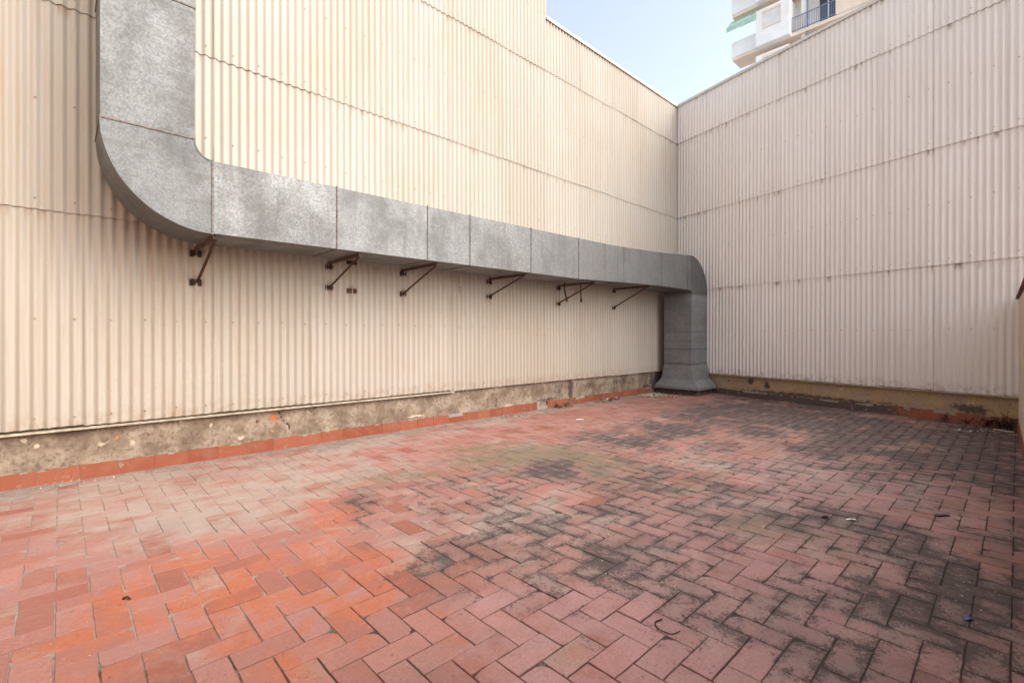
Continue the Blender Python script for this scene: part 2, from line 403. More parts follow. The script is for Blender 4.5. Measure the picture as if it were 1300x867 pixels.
def tile(x0, x1, y0, y1, jit=.0015):
    x1 = min(x1, XB + .30); g = .0032
    if x1 - x0 < .03 or y1 - y0 < .03: return
    x0 += g + random.uniform(-.0012, .0012); x1 -= g + random.uniform(-.0012, .0012); y0 += g + random.uniform(-.0012, .0012); y1 -= g + random.uniform(-.0012, .0012)
    zb = max(-.0008, min(.003, random.gauss(.0004, .0013))); tx, ty = [max(-.007, min(.007, random.gauss(0, .0045))) for q in (0, 1)]
    tone, hue = random.random(), max(0, random.gauss(.25, .34)); sh = random.gauss(0, .15)
    cx, cy = (x0 + x1) / 2, (y0 + y1) / 2
    nx, ny = max(1, round((x1 - x0) / .048)), max(1, round((y1 - y0) / .048))
    e = .0022
    ring = []
    ids = {}
    for i in range(nx + 1):
        for j in range(ny + 1):
            x = x0 + e + (x1 - x0 - 2 * e) * i / nx; y = y0 + e + (y1 - y0 - 2 * e) * j / ny
            bx = random.uniform(-.0018, .0018) if i in (0, nx) else 0; by = random.uniform(-.0018, .0018) if j in (0, ny) else 0
            z = zb + (x - cx) * tx + (y - cy) * ty
            if i in (0, nx) and j in (0, ny) and random.random() < .10:      # a knocked-off corner
                z -= .006; bx += .010 if i == 0 else -.010; by += .010 if j == 0 else -.010
            ids[i, j] = fl.vert((x + bx, y + by, z), tone=tone, hue=hue, shift=sh, edge=1.0 if i in (0, nx) or j in (0, ny) else 0.0, **fields(x, y))
    for i in range(nx):
        for j in range(ny):
            fl.face((ids[i, j], ids[i + 1, j], ids[i + 1, j + 1], ids[i, j + 1]))
    per = [(i, 0) for i in range(nx)] + [(nx, j) for j in range(ny)] + [(i, ny) for i in range(nx, 0, -1)] + [(0, j) for j in range(ny, 0, -1)]
    top = [ids[k] for k in per]
    def low(dx, dz):
        o = []
        for k, v in zip(per, top):
            p = fl.v[v]; sx = -1 if k[0] == 0 else (1 if k[0] == nx else 0); sy = -1 if k[1] == 0 else (1 if k[1] == ny else 0)
            o.append(fl.vert((p[0] + sx * dx, p[1] + sy * dx, p[2] + dz), tone=tone, hue=hue, shift=sh, edge=1.0, **{a: fl.a[a][v] for a in ('dark', 'moss', 'dust', 'clean', 'bloom')}))
        return o
    r1 = low(e, -.0025); r2 = low(e, -.012)
    for A, B in ((top, r1), (r1, r2)):
        for k in range(len(A)):
            q = (k + 1) % len(A); fl.face((A[q], A[k], B[k], B[q]))

for i in range(-35, 19):
    for j in range(-22, 84):
        t4 = (i - j) % 4
        x, y = 4.768 + (i - 3) * U, -11.701 + j * U
        if x < -.32 or y > .25: continue
        if t4 == 0:      # long side along X
            if x < XB: tile(x, min(x + 2 * U, XB), y, y + U)
        elif t4 == 3:    # long side along Y
            if x < XB: tile(x, min(x + U, XB), y, y + 2 * U)
# mortar bed under and between the pavers, smeared up over them along the left wall
xs = [-.06 + .03 * k for k in range(32)] + [.93 + .14 * k for k in range(45)]
ys = [-15 + .05 * k for k in range(305)]
gid = {}
for i, x in enumerate(xs):
    for j, y in enumerate(ys):
        q = Vector((x * 3.1, y * 2.3, .5)); n = noise.noise(q) * .6 + noise.noise(q * 3.3) * .35
        cov = (1.0 - x / (.30 + .10 * math.sin(y * 1.7) + .08 * math.sin(y * 4.1))) + n * .9
        z = -.0048 + .0022 * max(0, min(1, 3.9 - x)) + (max(0, min(1, cov * 1.3)) * .0095 if x < .8 else 0) + (noise.noise(q * 9) * .0014 if x < .9 else 0)
        if x < .05 and n > -.1: z += .012 * max(0, n + .1)
        f = fields(x, y)
        gid[i, j] = fl.vert((x, y, z), dark=f['dark'] + min(.45, max(0, x - 3.4) * .4), moss=f['moss'])
for i in range(len(xs) - 1):
    for j in range(len(ys) - 1):
        fl.face((gid[i, j], gid[i + 1, j], gid[i + 1, j + 1], gid[i, j + 1]), 1)
tag(fl.build('terrace_floor', [M['pave'], M['mortar']]), kind='structure')

# ------------------------------------------------------------------ corrugated walls
P = .0967
AMP = .0170


def place(side, u, off, z):
    return (off, u, z) if side == 'L' else (u, -off, z)


BRK = [(-11.705, 2.14), (-10.11, 2.19), (-8.93, 2.17), (-7.13, 2.23), (-5.20, 2.19), (-3.17, 2.19), (-9.78, 2.165), (-4.62, 2.5)]


def stain_at(u, z):
    r = 0
    for y, zz in BRK:
        du = (u - y - .02) / .055; dz = zz + .05 - z
        if dz > -.1: r = max(r, math.exp(-du * du) * (math.exp(-max(0, dz) / .28) if dz > 0 else 1 + dz * 8))
    return r


def sheet(side, u0, u1, z0, z1, parent, low=False, lapdir=1, screws=(.10, 1.10), top_hidden=.14, off=.022):
    m = MB(); n = max(8, round((u1 - u0) / P * 8)); nz = 7
    z0j = z0 + random.uniform(-.005, .005); tl = random.uniform(-.004, .004)
    sd = random.uniform(0, 99)
    F, B = {}, {}
    nz = 20 if low and side == 'L' else 7
    sm = 2 if side == 'R' or random.random() < .3 else 0
    for i in range(n + 1):
        u = u0 + (u1 - u0) * i / n
        for j in range(nz + 1):
            fz = j / nz
            z = (z0j + tl * (u - u0)) * (1 - fz) + z1 * fz
            o = off + (.012 if side == 'L' else .017) * (1 - fz) + (.0025 if side == 'L' else .005) * ((u - u0) / (u1 - u0) if lapdir > 0 else 1 - (u - u0) / (u1 - u0))
            o += noise.noise(Vector((u * .9 + sd, z * .8, 1))) * .004
            o += (AMP if side == 'L' else .0135) * math.cos(2 * math.pi * u / P + .25 * noise.noise(Vector((u * 2 + sd, z * .5, 7))))
            bl = z1 - top_hidden - z
            F[i, j] = m.vert(place(side, u, o, z), below=bl, low=(z - z0j) if low else 9, stain=stain_at(u, z) if low and side == 'L' else 0.0)
            B[i, j] = m.vert(place(side, u, o - .010, z), below=bl, low=(z - z0j) if low else 9, stain=stain_at(u, z) if low and side == 'L' else 0.0)
    fl_ = (lambda q: q) if side == 'L' else (lambda q: q)
    for i in range(n):
        for j in range(nz):
            m.face(fl_((F[i, j], F[i + 1, j], F[i + 1, j + 1], F[i, j + 1])))
            m.face((B[i, j], B[i, j + 1], B[i + 1, j + 1], B[i + 1, j]))
        m.face((B[i, 0], B[i + 1, 0], F[i + 1, 0], F[i, 0]), 2); m.face((F[i, nz], F[i + 1, nz], B[i + 1, nz], B[i, nz]))
    for j in range(nz):
        m.face((B[0, j], F[0, j], F[0, j + 1], B[0, j + 1]), sm); m.face((F[n, j], B[n, j], B[n, j + 1], F[n, j + 1]), sm)
    # screws with domed caps on every third crest
    k0 = math.ceil((u0 + .02) / P); k1 = math.floor((u1 - .02) / P)
    for zz in screws:
        if z0 + zz > z1 - .1: continue
        for k in range(k0, k1 + 1):
            if k % 3: continue
            u = k * P; z = z0 + zz + random.uniform(-.012, .012)
            o = off + (.012 if side == 'L' else .017) * (1 - zz / (z1 - z0)) + (AMP if side == 'L' else .0135) + .004
            for r, hh in ((.0095, .002), (.006, .006)):
                ring = [m.vert(place(side, u + r * math.cos(a), o + hh * .3, z + r * math.sin(a))) for a in [2 * math.pi * q / 8 for q in range(8)]]
                r2 = [m.vert(place(side, u + r * .7 * math.cos(a), o + hh, z + r * .7 * math.sin(a))) for a in [2 * math.pi * q / 8 for q in range(8)]]
                for q in range(8): m.face((ring[q], ring[(q + 1) % 8], r2[(q + 1) % 8], r2[q]), 1)
                m.face(r2, 1)
    return m.build('cladding_sheet', [M['clad_l' if side == 'L' else 'clad_r'], M['screw'], M['edge_l' if side == 'L' else 'edge']], parent, smooth=50)


ZR = [None, 2.769, 4.868, 6.99]
ZT = 8.075
YEND = -15.0
lw = thing('corrugated_wall', 'tall cream corrugated wall with the grey duct running along it', 'wall', (0, -6, 0))
lw_edges = [-.012, -.93, -2.10, -3.27, -4.44, -5.60, -6.80, -8.00, -9.17, -10.34, -11.51, -12.68, -13.85, -15.0]
lw_off = (0, 0, 0)


def adopt(o, parent):        # keep world coordinates of a mesh built in place
    o.parent = parent
    o.matrix_parent_inverse = parent.matrix_world.inverted() if False else o.matrix_parent_inverse
    o.location = -Vector(parent.location)
    return o

STEP = 5                      # from this column on the wall is a storey higher
for c in range(len(lw_edges) - 1):
    u1, u0 = lw_edges[c], lw_edges[c + 1]
    rows = [(.575 if c > 6 else .56, ZR[1] + .14), (ZR[1], ZR[2] + .14), (ZR[2], ZR[3] + .14), (ZR[3], ZT if c < STEP else 9.1 + .14)]
    if c >= STEP: rows.append((9.1, 10.6))
    for r, (a, b) in enumerate(rows):
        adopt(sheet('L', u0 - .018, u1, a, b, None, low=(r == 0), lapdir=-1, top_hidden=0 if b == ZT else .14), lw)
rw = thing('corrugated_wall', 'pinkish cream corrugated wall closing the far end of the terrace', 'wall')
rw.rotation_euler = (0, 0, R(-14.0))      # the far wall meets the long wall at 76 degrees
rw_edges = [.03, .99, 1.973, 3.0, 4.023, 5.024, 5.851, 6.778, 7.4]
for c in range(len(rw_edges) - 1):
    u0, u1 = rw_edges[c], rw_edges[c + 1]
    for r, (a, b) in enumerate([(.535, ZR[1] + .14), (ZR[1], ZR[2] + .14), (ZR[2], ZR[3] + .14), (ZR[3], ZT)]):
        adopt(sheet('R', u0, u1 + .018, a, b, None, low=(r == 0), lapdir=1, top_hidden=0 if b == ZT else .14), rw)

# masonry behind the sheets
b = MB(); b.box((-.30, YEND, .60), (-.016, -.0, ZT - .03)); b.box((-.30, YEND, ZT - .028), (-.016, -5.62, 10.5))
adopt(b.build('backing_wall', M['plaster']), lw)
b = MB(); b.box((-.30, .016, .60), (7.45, .30, ZT - .03))
adopt(b.build('backing_wall', M['plaster']), rw)
# cappings
b = MB(); b.box((-.32, -5.585, ZT + .012), (.062, .0, ZT + .03)); b.box((.050, -5.585, ZT - .035), (.062, -.06, ZT + .011))
adopt(b.build('capping', M['cap'], None, bevel=.004), lw)
b = MB(); b.box((-.32, YEND, 10.62), (.062, -5.585, 10.64)); adopt(b.build('capping', M['cap']), lw)
b = MB(); b.box((.0, -5.61, ZT - .02), (.045, -5.59, 10.6)); adopt(b.build('edge_trim', M['strip']), lw)
b = MB(); b.box((.066, -.062, ZT + .0135), (7.45, .32, ZT + .033)); b.box((.066, -.062, ZT - .035), (7.45, -.050, ZT + .012))
adopt(b.build('capping', M['cap'], None, bevel=.004), rw)
# drip strips under the lowest sheets
b = MB()
b.hexa([(-.01, YEND, .540), (.052, YEND, .532), (.052, -7.923, .532), (-.01, -7.923, .540), (-.01, YEND, .556), (.052, YEND, .550), (.052, -7.923, .550), (-.01, -7.923, .556)])
adopt(b.build('drip_strip', M['strip'], None, bevel=.003), lw)
b = MB()
b.hexa([(1.1, -.052, .505), (7.4, -.052, .505), (7.4, .01, .512), (1.1, .01, .512), (1.1, -.052, .522), (7.4, -.052, .522), (7.4, .01, .528), (1.1, .01, .528)])
adopt(b.build('drip_strip', M['strip'], None, bevel=.003), rw)


def seg_dist(p, a, b):
    ax, ay = a; bx, by = b; dx, dy = bx - ax, by - ay
    t = max(0, min(1, ((p[0] - ax) * dx + (p[1] - ay) * dy) / (dx * dx + dy * dy)))
    return math.hypot(p[0] - ax - t * dx, p[1] - ay - t * dy)


def plinth(side, u0, u1, z1, cracks, pale, brick, grime, mat, parent, du=.025, rough=.010):
    m = MB(); n = int((u1 - u0) / du); nz = 26; ids = {}
    for i in range(n + 1):
        u = u0 + (u1 - u0) * i / n
        for j in range(nz + 1):
            z = -.05 + (z1 + .05) * j / nz
            q = Vector((u * 2.2, z * 2.6, 5 if side == 'L' else 9))
            dsp = noise.noise(q) * rough * 1.6 + noise.noise(q * 3.1) * rough + noise.noise(q * 9) * rough * .35
            patch = noise.noise(q * .8 + Vector((7, 3, 1)))
            if patch > .18: dsp -= min(.012, (patch - .18) * .12)          # blown plaster
            w = noise.noise(Vector((u * 9, z * 9, 2))) * .02
            cr = 0
            for (a, b_, wd) in cracks:
                dd = seg_dist((u + w, z + w), a, b_)
                cr = max(cr, 1 - dd / wd) if dd < wd * 2 else cr
            cr = max(0, min(1, cr)); dsp -= .03 * min(1, cr * 1.5)
            f = lambda L: min(1.0, max([0] + [k[4] * blob(u, z, *k[:4]) for k in L]))
            br = f(brick); dsp -= .012 * br
            ids[i, j] = m.vert(place(side, u, -.016 + dsp, z), crack=cr, pale=f(pale), brick=br, grime=f(grime))
    for i in range(n):
        for j in range(nz):
            m.face((ids[i, j], ids[i + 1, j], ids[i + 1, j + 1], ids[i, j + 1]))
    e0 = [ids[i, nz] for i in range(n + 1)]
    back = [m.vert(place(side, u0 + (u1 - u0) * i / n, -.3, z1)) for i in range(n + 1)]
    for i in range(n): m.face((e0[i], e0[i + 1], back[i + 1], back[i]))
    return adopt(m.build('plinth', mat, None, smooth=60), parent)

plinth('L', YEND, 0, .60,
       [((-10.815, .545), (-10.726, .43), .016), ((-10.726, .43), (-10.671, .33), .013), ((-10.682, .36), (-10.592, .22), .012), ((-10.771, .40), (-10.704, .36), .01),
        ((-11.039, .43), (-11.016, .30), .010), ((-11.016, .30), (-10.960, .19), .008), ((-10.370, .50), (-10.325, .44), .012), ((-12.321, .50), (-12.298, .42), .01)],
       [(-13.135, .47, .035, .035, .9), (-13.045, .40, .03, .03, .85), (-11.841, .50, .035, .03, .9), (-11.540, .42, .03, .05, .8), (-11.206, .22, .05, .04, .8), (-8.641, .205, .22, .025, .85), (-11.986, .47, .06, .02, .7), (-6.579, .16, .2, .05, .6), (-12.544, .36, .10, .12, .5), (-12.287, .32, .06, .09, .55)],
       [(-10.815, .425, .055, .06, 1.0), (-10.838, .25, .05, .02, .8), (-12.422, .405, .018, .025, 1.0)],
       [(-4.739, .3, .10, .35, .95), (-5.129, .4, .35, .16, .55), (-4.125, .38, .6, .15, .55), (-6.913, .25, .09, .30, .55), (-2.899, .4, .6, .15, .55), (-1.115, .3, .5, .3, .8), (-1.617, .1, .25, .2, .9), (-12.903, .2, .7, .25, .35), (-10.258, .54, .06, .05, .9), (-5.464, .18, .5, .05, .7), (-5.909, .35, .05, .2, .4)],
       M['conc_l'], lw)
plinth('R', 0, 7.4, .60,
       [((5.040, .42), (5.136, .34), .01)],
       [(4.320, .40, .1, .04, .6), (6.360, .36, .12, .05, .6), (5.520, .38, .08, .04, .5)],
       [],
       [(2.280, .40, .12, .10, .85), (2.700, .33, .10, .12, .85), (1.680, .36, .08, .05, .6), (3.600, .15, 2.2, .10, .85), (6.360, .25, .35, .13, .75), (5.040, .21, .6, .07, .55), (3.120, .08, 2.0, .10, .95), (0.840, .3, .3, .3, .5)],
       M['conc_r'], rw, rough=.009)


def skirting(side, u0, u1, top, dirt, gaps, parent):
    m = MB(); u = u0; L = .3137
    while u < u1:
        v = min(u + L, u1)
        if v - u > .02:
            if not any(a < (u + v) / 2 < b_ for a, b_ in gaps):
                t = random.random(); o = random.uniform(-.002, .002); tl = random.uniform(-.003, .003)
                h = top(u) + random.uniform(-.004, .003) - (random.uniform(.015, .05) if random.random() < .08 else 0)
                n = 5
                for k in range(n):
                    a = u + .002 + (v - u - .004) * k / n; c = u + .002 + (v - u - .004) * (k + 1) / n
                    hh = h - (random.uniform(.006, .022) if random.random() < .12 else 0)
                    pts = []
                    for zz in (-.03, hh):
                        pts += [place(side, a, -.04, zz), place(side, c, -.04, zz), place(side, c, o + .012 + tl, zz), place(side, a, o + .012, zz)]
                    ids = [m.vert(p, tone=t, dirt=dirt((a + c) / 2, p[2])) for p in pts]
                    for q in ((4, 5, 6, 7), (0, 1, 5, 4), (2, 3, 7, 6)): m.face([ids[x] for x in q])
                    if k == 0: m.face([ids[x] for x in (3, 0, 4, 7)])
                    if k == n - 1: m.face([ids[x] for x in (1, 2, 6, 5)])
        u = v
    # mortar behind, showing in the joints and as a rough ledge on top
    n = int((u1 - u0) / .05)
    for k in range(n):
        a, c = u0 + (u1 - u0) * k / n, u0 + (u1 - u0) * (k + 1) / n
        h = top(a) - .004 + random.uniform(0, .012) * (random.random() < .75)
        if any(p - .12 < a < q + .1 for p, q in gaps): h *= random.uniform(.45, .7)
        m.hexa([place(side, a, -.045, -.03), place(side, c, -.045, -.03), place(side, c, .0095, -.03), place(side, a, .0095, -.03),
                place(side, a, -.045, h), place(side, c, -.045, h), place(side, c, .004, h - .003), place(side, a, .004, h - .003)], 0, mortar=1, tone=.5, dirt=dirt(a, h) * .6)
    return adopt(m.build('skirting', M['skirt'], None), parent)

skirting('L', -14.918, -1.5, lambda u: .155, lambda u, z: max(.0, .32 * blob(u, z, -4.8, .05, .6, .3) + .22 * blob(u, z, -5.8, .1, .3, .3) + (.15 if u > -6.7 else 0)), [(-5.85, -5.55)], lw)
skirting('R', 1.15, 6.95, lambda u: .175 if u > 4.8 else .15, lambda u, z: .95 * (1 - max(0, min(1, (u - 4.3) / 1.2))) * (.45 + .6 * (u > 1.9)) + .42, [], rw)

bw = thing('rear_light_block', 'unseen plastered block added behind the camera to hold back light', 'building', (3.5, -15.3, 0))
b = MB(); b.box((-.3, -19, -.2), (12, -15.15, 8.5)); b.box((7.5, -15.148, -.2), (12, -11.8, 2.9))  # unseen mass added behind the camera, shaped to block light from there
adopt(b.build('wall', M['plaster']), bw)
b = MB(); b.box((-.35, -19.05, 8.503), (12.05, -15.10, 8.58)); b.box((7.45, -15.09, 2.903), (12.05, -11.75, 2.98)); adopt(b.build('coping', M['coping']), bw)

# corner filler between the two walls
b = MB(); b.box((-.012, -.012, .0), (.03, .03, ZT - .04)); adopt(b.build('corner_trim', M['strip']), rw)

# ------------------------------------------------------------------ low side wall at the right
sw = thing('boundary_wall', 'tan plastered low wall with red-brown coping at the right edge', 'wall', (5.9, -4, 0))
def swx(y): return 6.737 - (y + 1.68) * .0182
YC, YE = -1.76, -15.0
b = MB(); b.hexa([(swx(YE), YE, -.05), (7.4, YE, -.05), (7.4, YC - .17, -.05), (swx(YC), YC, -.05), (swx(YE), YE, 2.09), (7.4, YE, 2.09), (7.4, YC - .17, 2.09), (swx(YC), YC, 2.09)])
adopt(b.build('wall_body', M['plaster']), sw)
b = MB(); b.hexa([(swx(YE) - .035, YE, 2.093), (7.45, YE, 2.10), (7.45, YC - .18, 2.10), (swx(YC) - .035, YC, 2.093), (swx(YE) - .035, YE, 2.13), (7.45, YE, 2.17), (7.45, YC - .18, 2.17), (swx(YC) - .035, YC, 2.13)])
adopt(b.build('coping', M['coping'], None, bevel=.005), sw)
b = MB()
for k in range(42):
    y1 = YC + .02 - k * .3137; y0 = y1 - .310; t = random.random()
    b.hexa([(swx(y0) - .014, y0, -.02), (swx(y0) + .02, y0, -.02), (swx(y1) + .02, y1, -.02), (swx(y1) - .014, y1, -.02), (swx(y0) - .014, y0, .165), (swx(y0) + .02, y0, .165), (swx(y1) + .02, y1, .165), (swx(y1) - .014, y1, .165)], tone=t, dirt=.3)
adopt(b.build('skirting', M['skirt']), sw)

# ------------------------------------------------------------------ ventilation duct
DX0, DX1 = .27, 1.03
duct = thing('ventilation_duct', 'grey galvanised rectangular air duct turning from the floor along the wall and up', 'duct', (.4, -.4, 0))


def zb(y):
    for (a, za), (c, zc) in zip(ZB, ZB[1:]):
        if y <= c: return za + (zc - za) * max(0, (y - a)) / (c - a)
    return ZB[-1][1]
def zt(y):
    for (a, za), (c, zc) in zip(ZTT, ZTT[1:]):
        if y <= c: return za + (zc - za) * max(0, (y - a)) / (c - a)
    return ZTT[-1][1]
ZB = [(-11.73, 2.560), (-5.75, 2.589), (-4.30, 2.638), (-2.60, 2.680), (-1.25, 2.67)]
ZTT = [(-11.73, 3.305), (-5.75, 3.352), (-4.45, 3.370), (-2.69, 3.450), (-1.25, 3.55)]
FY = [-11.73, -10.42, -9.12, -8.36, -7.04, -5.75, -4.45, -4.24, -2.69, -1.41, -1.25]
FYX = {}


def dpart(m, name, mat, bevel=0, smooth=None, parent=None):
    o = m.build(name, mat, None, bevel=bevel, smooth=smooth)
    return adopt(o, duct)


def pan(a, b_, z00, z01, z10, z11, dents=.004):
    """one straight length of duct between y=a and y=b with slightly bulging sheet"""
    m = MB(); n = 8; k = 6; rings = []
    for i in range(n + 1):
        y = a + (b_ - a) * i / n; f = i / n
        lo, hi = z00 + (z10 - z00) * f, z01 + (z11 - z01) * f
        ring = []
        sx = math.sin(math.pi * f)
        for j in range(k): q = j / k; ring.append((DX1 + dents * sx * math.sin(math.pi * q) * 1.2 + noise.noise(Vector((y * 2, q * 2, 4))) * .002, y, lo + (hi - lo) * q))
        for j in range(k): q = j / k; ring.append((DX1 + (DX0 - DX1) * q, y, hi - dents * sx * math.sin(math.pi * q)))
        for j in range(k): q = j / k; ring.append((DX0, y, hi + (lo - hi) * q))
        for j in range(k): q = j / k; ring.append((DX0 + (DX1 - DX0) * q, y, lo - dents * sx * math.sin(math.pi * q) * 1.5))
        rings.append([m.vert(p) for p in ring])
    N = 4 * k
    for A, B in zip(rings, rings[1:]):
        for j in range(N): m.face((A[j], A[(j + 1) % N], B[(j + 1) % N], B[j]))
    m.face(rings[0]); m.face(rings[-1][::-1])
    return dpart(m, 'duct_section', M['galv'], smooth=30)

for a, c in zip(FY, FY[1:]):
    pan(a, c, zb(a), zt(a), zb(c), zt(c))


def flange(y, w=.022, pr=.009, mat='seam'):
    m = MB(); lo, hi = zb(y), zt(y)
    for (p, q) in (((DX1, lo - pr), (DX1 + pr, hi + pr)), ((DX0, hi), (DX1 - .0005, hi + pr)), ((DX0, lo - pr), (DX1 - .0005, lo))):
        m.box((p[0], y - w / 2, p[1]), (q[0], y + w / 2, q[1]))
    return dpart(m, 'flange', M[mat], bevel=.002)
for i, y in enumerate(FY[:6]): flange(y, .020 if i < 2 else .013, .010)
for y in FY[6:10]: flange(y, .016, .007, 'galv' if y in (FY[6], FY[7]) else 'seam')


def elbow(cy, cz, ro, ri, a0, a1, n=24):
    m = MB(); R_ = []
    for i in range(n + 1):
        a = a0 + (a1 - a0) * i / n
        o = (cy + ro[0] * math.cos(a), cz + ro[1] * math.sin(a)); q = (cy + ri[0] * math.cos(a), cz + ri[1] * math.sin(a))
        R_.append([m.vert((x, *p)) for x, p in ((DX1, o), (DX1, q), (DX0, q), (DX0, o))])
    for A, B in zip(R_, R_[1:]):
        for k in range(4): m.face((A[k], A[(k + 1) % 4], B[(k + 1) % 4], B[k]))
    m.face(R_[0]); m.face(R_[-1][::-1])
    # raised seam along the curved edges
    for i in range(n):
        for side in (0, 1):
            A, B = m.v[R_[i][side]], m.v[R_[i + 1][side]]
            m.bar((DX1 + .001, A[1], A[2]), (DX1 + .001, B[1], B[2]), .012, .010, up=(1, 0, 0))
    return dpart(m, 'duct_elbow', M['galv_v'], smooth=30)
VY0, VY1, VZ = -12.61, -11.888, 3.49
elbow(-11.731, VZ, (.879, .93), (.157, .185), math.pi, 1.5 * math.pi)
RY0, RY1, RZ = -1.20, -.325, 2.585
elbow(-1.251, RZ, (.926, .965), (.051, .085), math.pi / 2, 0)


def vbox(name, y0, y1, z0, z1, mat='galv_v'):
    m = MB(); n = 10; rings = []
    for i in range(n + 1):
        f = i / n; z = z0 + (z1 - z0) * f; s = math.sin(math.pi * f) * .004
        rings.append([m.vert(p) for p in ((DX1, y0, z), (DX1 + s, (y0 + y1) / 2, z), (DX1, y1, z), ((DX0 + DX1) / 2, y1, z), (DX0, y1, z), (DX0, y0, z), ((DX0 + DX1) / 2, y0 - s, z))])
    for A, B in zip(rings, rings[1:]):
        for k in range(7): m.face((A[k], A[(k + 1) % 7], B[(k + 1) % 7], B[k]))
    m.face(rings[0][::-1]); m.face(rings[-1])
    return dpart(m, name, M[mat], smooth=30)
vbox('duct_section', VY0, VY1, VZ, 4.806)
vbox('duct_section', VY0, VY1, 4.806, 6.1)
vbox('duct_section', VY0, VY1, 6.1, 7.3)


def hflange(y0, y1, z, h=.022, pr=.008, mat='seam'):
    m = MB()
    m.box((DX0, y0 - pr, z - h / 2), (DX1 + pr, y0, z + h / 2)); m.box((DX0, y1, z - h / 2), (DX1 + pr, y1 + pr, z + h / 2)); m.box((DX1, y0 + .0005, z - h / 2), (DX1 + pr, y1 - .0005, z + h / 2))
    return dpart(m, 'flange', M[mat], bevel=.002)
for z in (VZ, 4.806, 6.1): hflange(VY0, VY1, z, .018, .008)
hflange(RY0, RY1, RZ, .016, .008, 'galv')
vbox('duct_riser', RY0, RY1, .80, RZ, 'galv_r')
hflange(RY0, RY1, 1.18, .024, .012, 'galv')
hflange(RY0, RY1, .80, .024, .014, 'galv')
m = MB()
for z in (1.40, 1.62, 1.84, 2.06, 2.28):
    m.box((DX1 + .001, RY0 - .004, z), (DX1 + .009, RY1, z + .012)); m.box((DX0, RY0 - .010, z), (DX1 + .009, RY0 - .0045, z + .012))
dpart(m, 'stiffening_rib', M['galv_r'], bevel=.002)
# flared hood on a low masonry kerb
m = MB(); prof = [(0, 0, .79), (.035, .03, .60), (.075, .06, .40), (.27, .16, .215), (.275, .165, .150)]
rings = []
for e, ey, z in prof:
    yb = RY1 + min(e, .02)
    rings.append([m.vert(p) for p in ((DX1 + e, RY0 - ey, z), (DX1 + e, yb - .25 * e, z), (DX0 - .7 * e, yb, z), (DX0 - .7 * e, RY0 - ey, z))])
for A, B in zip(rings, rings[1:]):
    for k in range(4): m.face((A[k], A[(k + 1) % 4], B[(k + 1) % 4], B[k]))
m.face(rings[0]); m.face(rings[-1][::-1])
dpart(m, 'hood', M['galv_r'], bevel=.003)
m = MB(); m.hexa([(.05, -1.27, -.02), (1.20, -1.27, -.02), (1.20, -.37, -.02), (.05, -.09, -.02), (.07, -1.24, .145), (1.17, -1.24, .145), (1.17, -.37, .145), (.07, -.10, .145)], grime=.65)
dpart(m, 'kerb', M['conc_l'])

# ------------------------------------------------------------------ steel brackets
def bracket(y, z_arm, z_low, label, plate=True, skew=0.0):
    t = thing('support_bracket', label, 'bracket', (0, y, z_low), 'rusty brackets under the duct')
    off = Vector((0, y, z_low))
    def bp(m, name, mat): return adopt(m.build(name, mat, None), t)
    m = MB(); m.box((.02, y - .018, z_arm - .036), (DX1 - .02, y + .018, z_arm - .030)); m.box((.02, y - .018, z_arm - .030), (DX1 - .02, y - .013, z_arm))
    bp(m, 'arm', M['rust'])
    m = MB(); m.bar((.045, y + .02 + skew, z_low + .02), (DX1 - .10, y + .02, z_arm - .035), .028, .008, up=(0, 1, 0)); m.bar((.045, y + .02 + skew, z_low + .02), (DX1 - .10, y + .02, z_arm - .035), .007, .030, up=(0, 1, 0))
    bp(m, 'strut', M['rust'])
    for z in (z_arm - .07, z_low):
        m = MB(); m.box((.040, y - .060, z - .008), (.047, y + .060, z + .008)); m.box((.047, y - .012, z - .03), (.085, y - .004, z + .03))
        for q in (-1, 1):
            m.box((.036, y + q * .036 - .020, z - .040), (.0395, y + q * .036 + .020, z + .040)); m.box((.0395, y + q * .054 - .002, z - .035), (.056, y + q * .054 + .002, z + .030))
            m.tube([(.0475, y + q * .034, z), (.062, y + q * .034, z)], .009, 6)
        bp(m, 'wall_plate', M['darkrust'])
    return t
bracket(-11.705, 2.551, 2.14, 'rusty bracket under the curved duct elbow')
bracket(-10.11, 2.553, 2.19, 'rusty bracket beside the two empty wall plates')
bracket(-8.93, 2.562, 2.17, 'rusty bracket left of the pale hanging metal strip')
bracket(-7.13, 2.570, 2.23, 'rusty bracket with a rust streak on the sheet below it')
bracket(-5.20, 2.585, 2.19, 'rusty bracket with black straps dangling next to it')
bracket(-3.17, 2.655, 2.19, 'rusty bracket nearest the floor riser of the duct')
for (z, lab) in ((2.585, 'empty dark wall plate just under the duct, bracket missing'), (2.165, 'empty rusty wall plate below the duct, level with bracket feet')):
    m = MB(); y = -9.78
    m.box((.036, y - .075, z - .035), (.041, y + .075, z + .035), 0); m.box((.041, y - .072, z - .035), (.060, y - .066, z + .035)); m.box((.041, y + .066, z - .035), (.060, y + .072, z + .035))
    m.tube([(.041, y + .035, z + .01), (.06, y + .035, z + .01)], .012, 6)
    tag(m.build('mounting_plate', M['darkrust'] if z > 2.3 else M['rust']), lab, 'plate', 'empty wall plates')
m = MB(); m.box((.040, -7.81, 2.28), (.046, -7.765, 2.66)); m.box((.046, -7.80, 2.29), (.054, -7.775, 2.32))
tag(m.build('metal_strip', M['strip']), 'narrow pale metal strip hanging down from under the duct', 'strip')
m = MB(); pts = [(.40, -5.42, 2.60), (.38, -5.40, 2.52), (.33, -5.34, 2.46), (.30, -5.27, 2.37), (.30, -5.22, 2.22)]
for a, c in zip(pts, pts[1:]): m.bar(a, c, .035, .012, up=(1, 0, 0))
tag(m.build('strap', M['rubber']), 'bent black rubber strap hanging behind a bracket strut', 'strap', 'black straps under the duct')
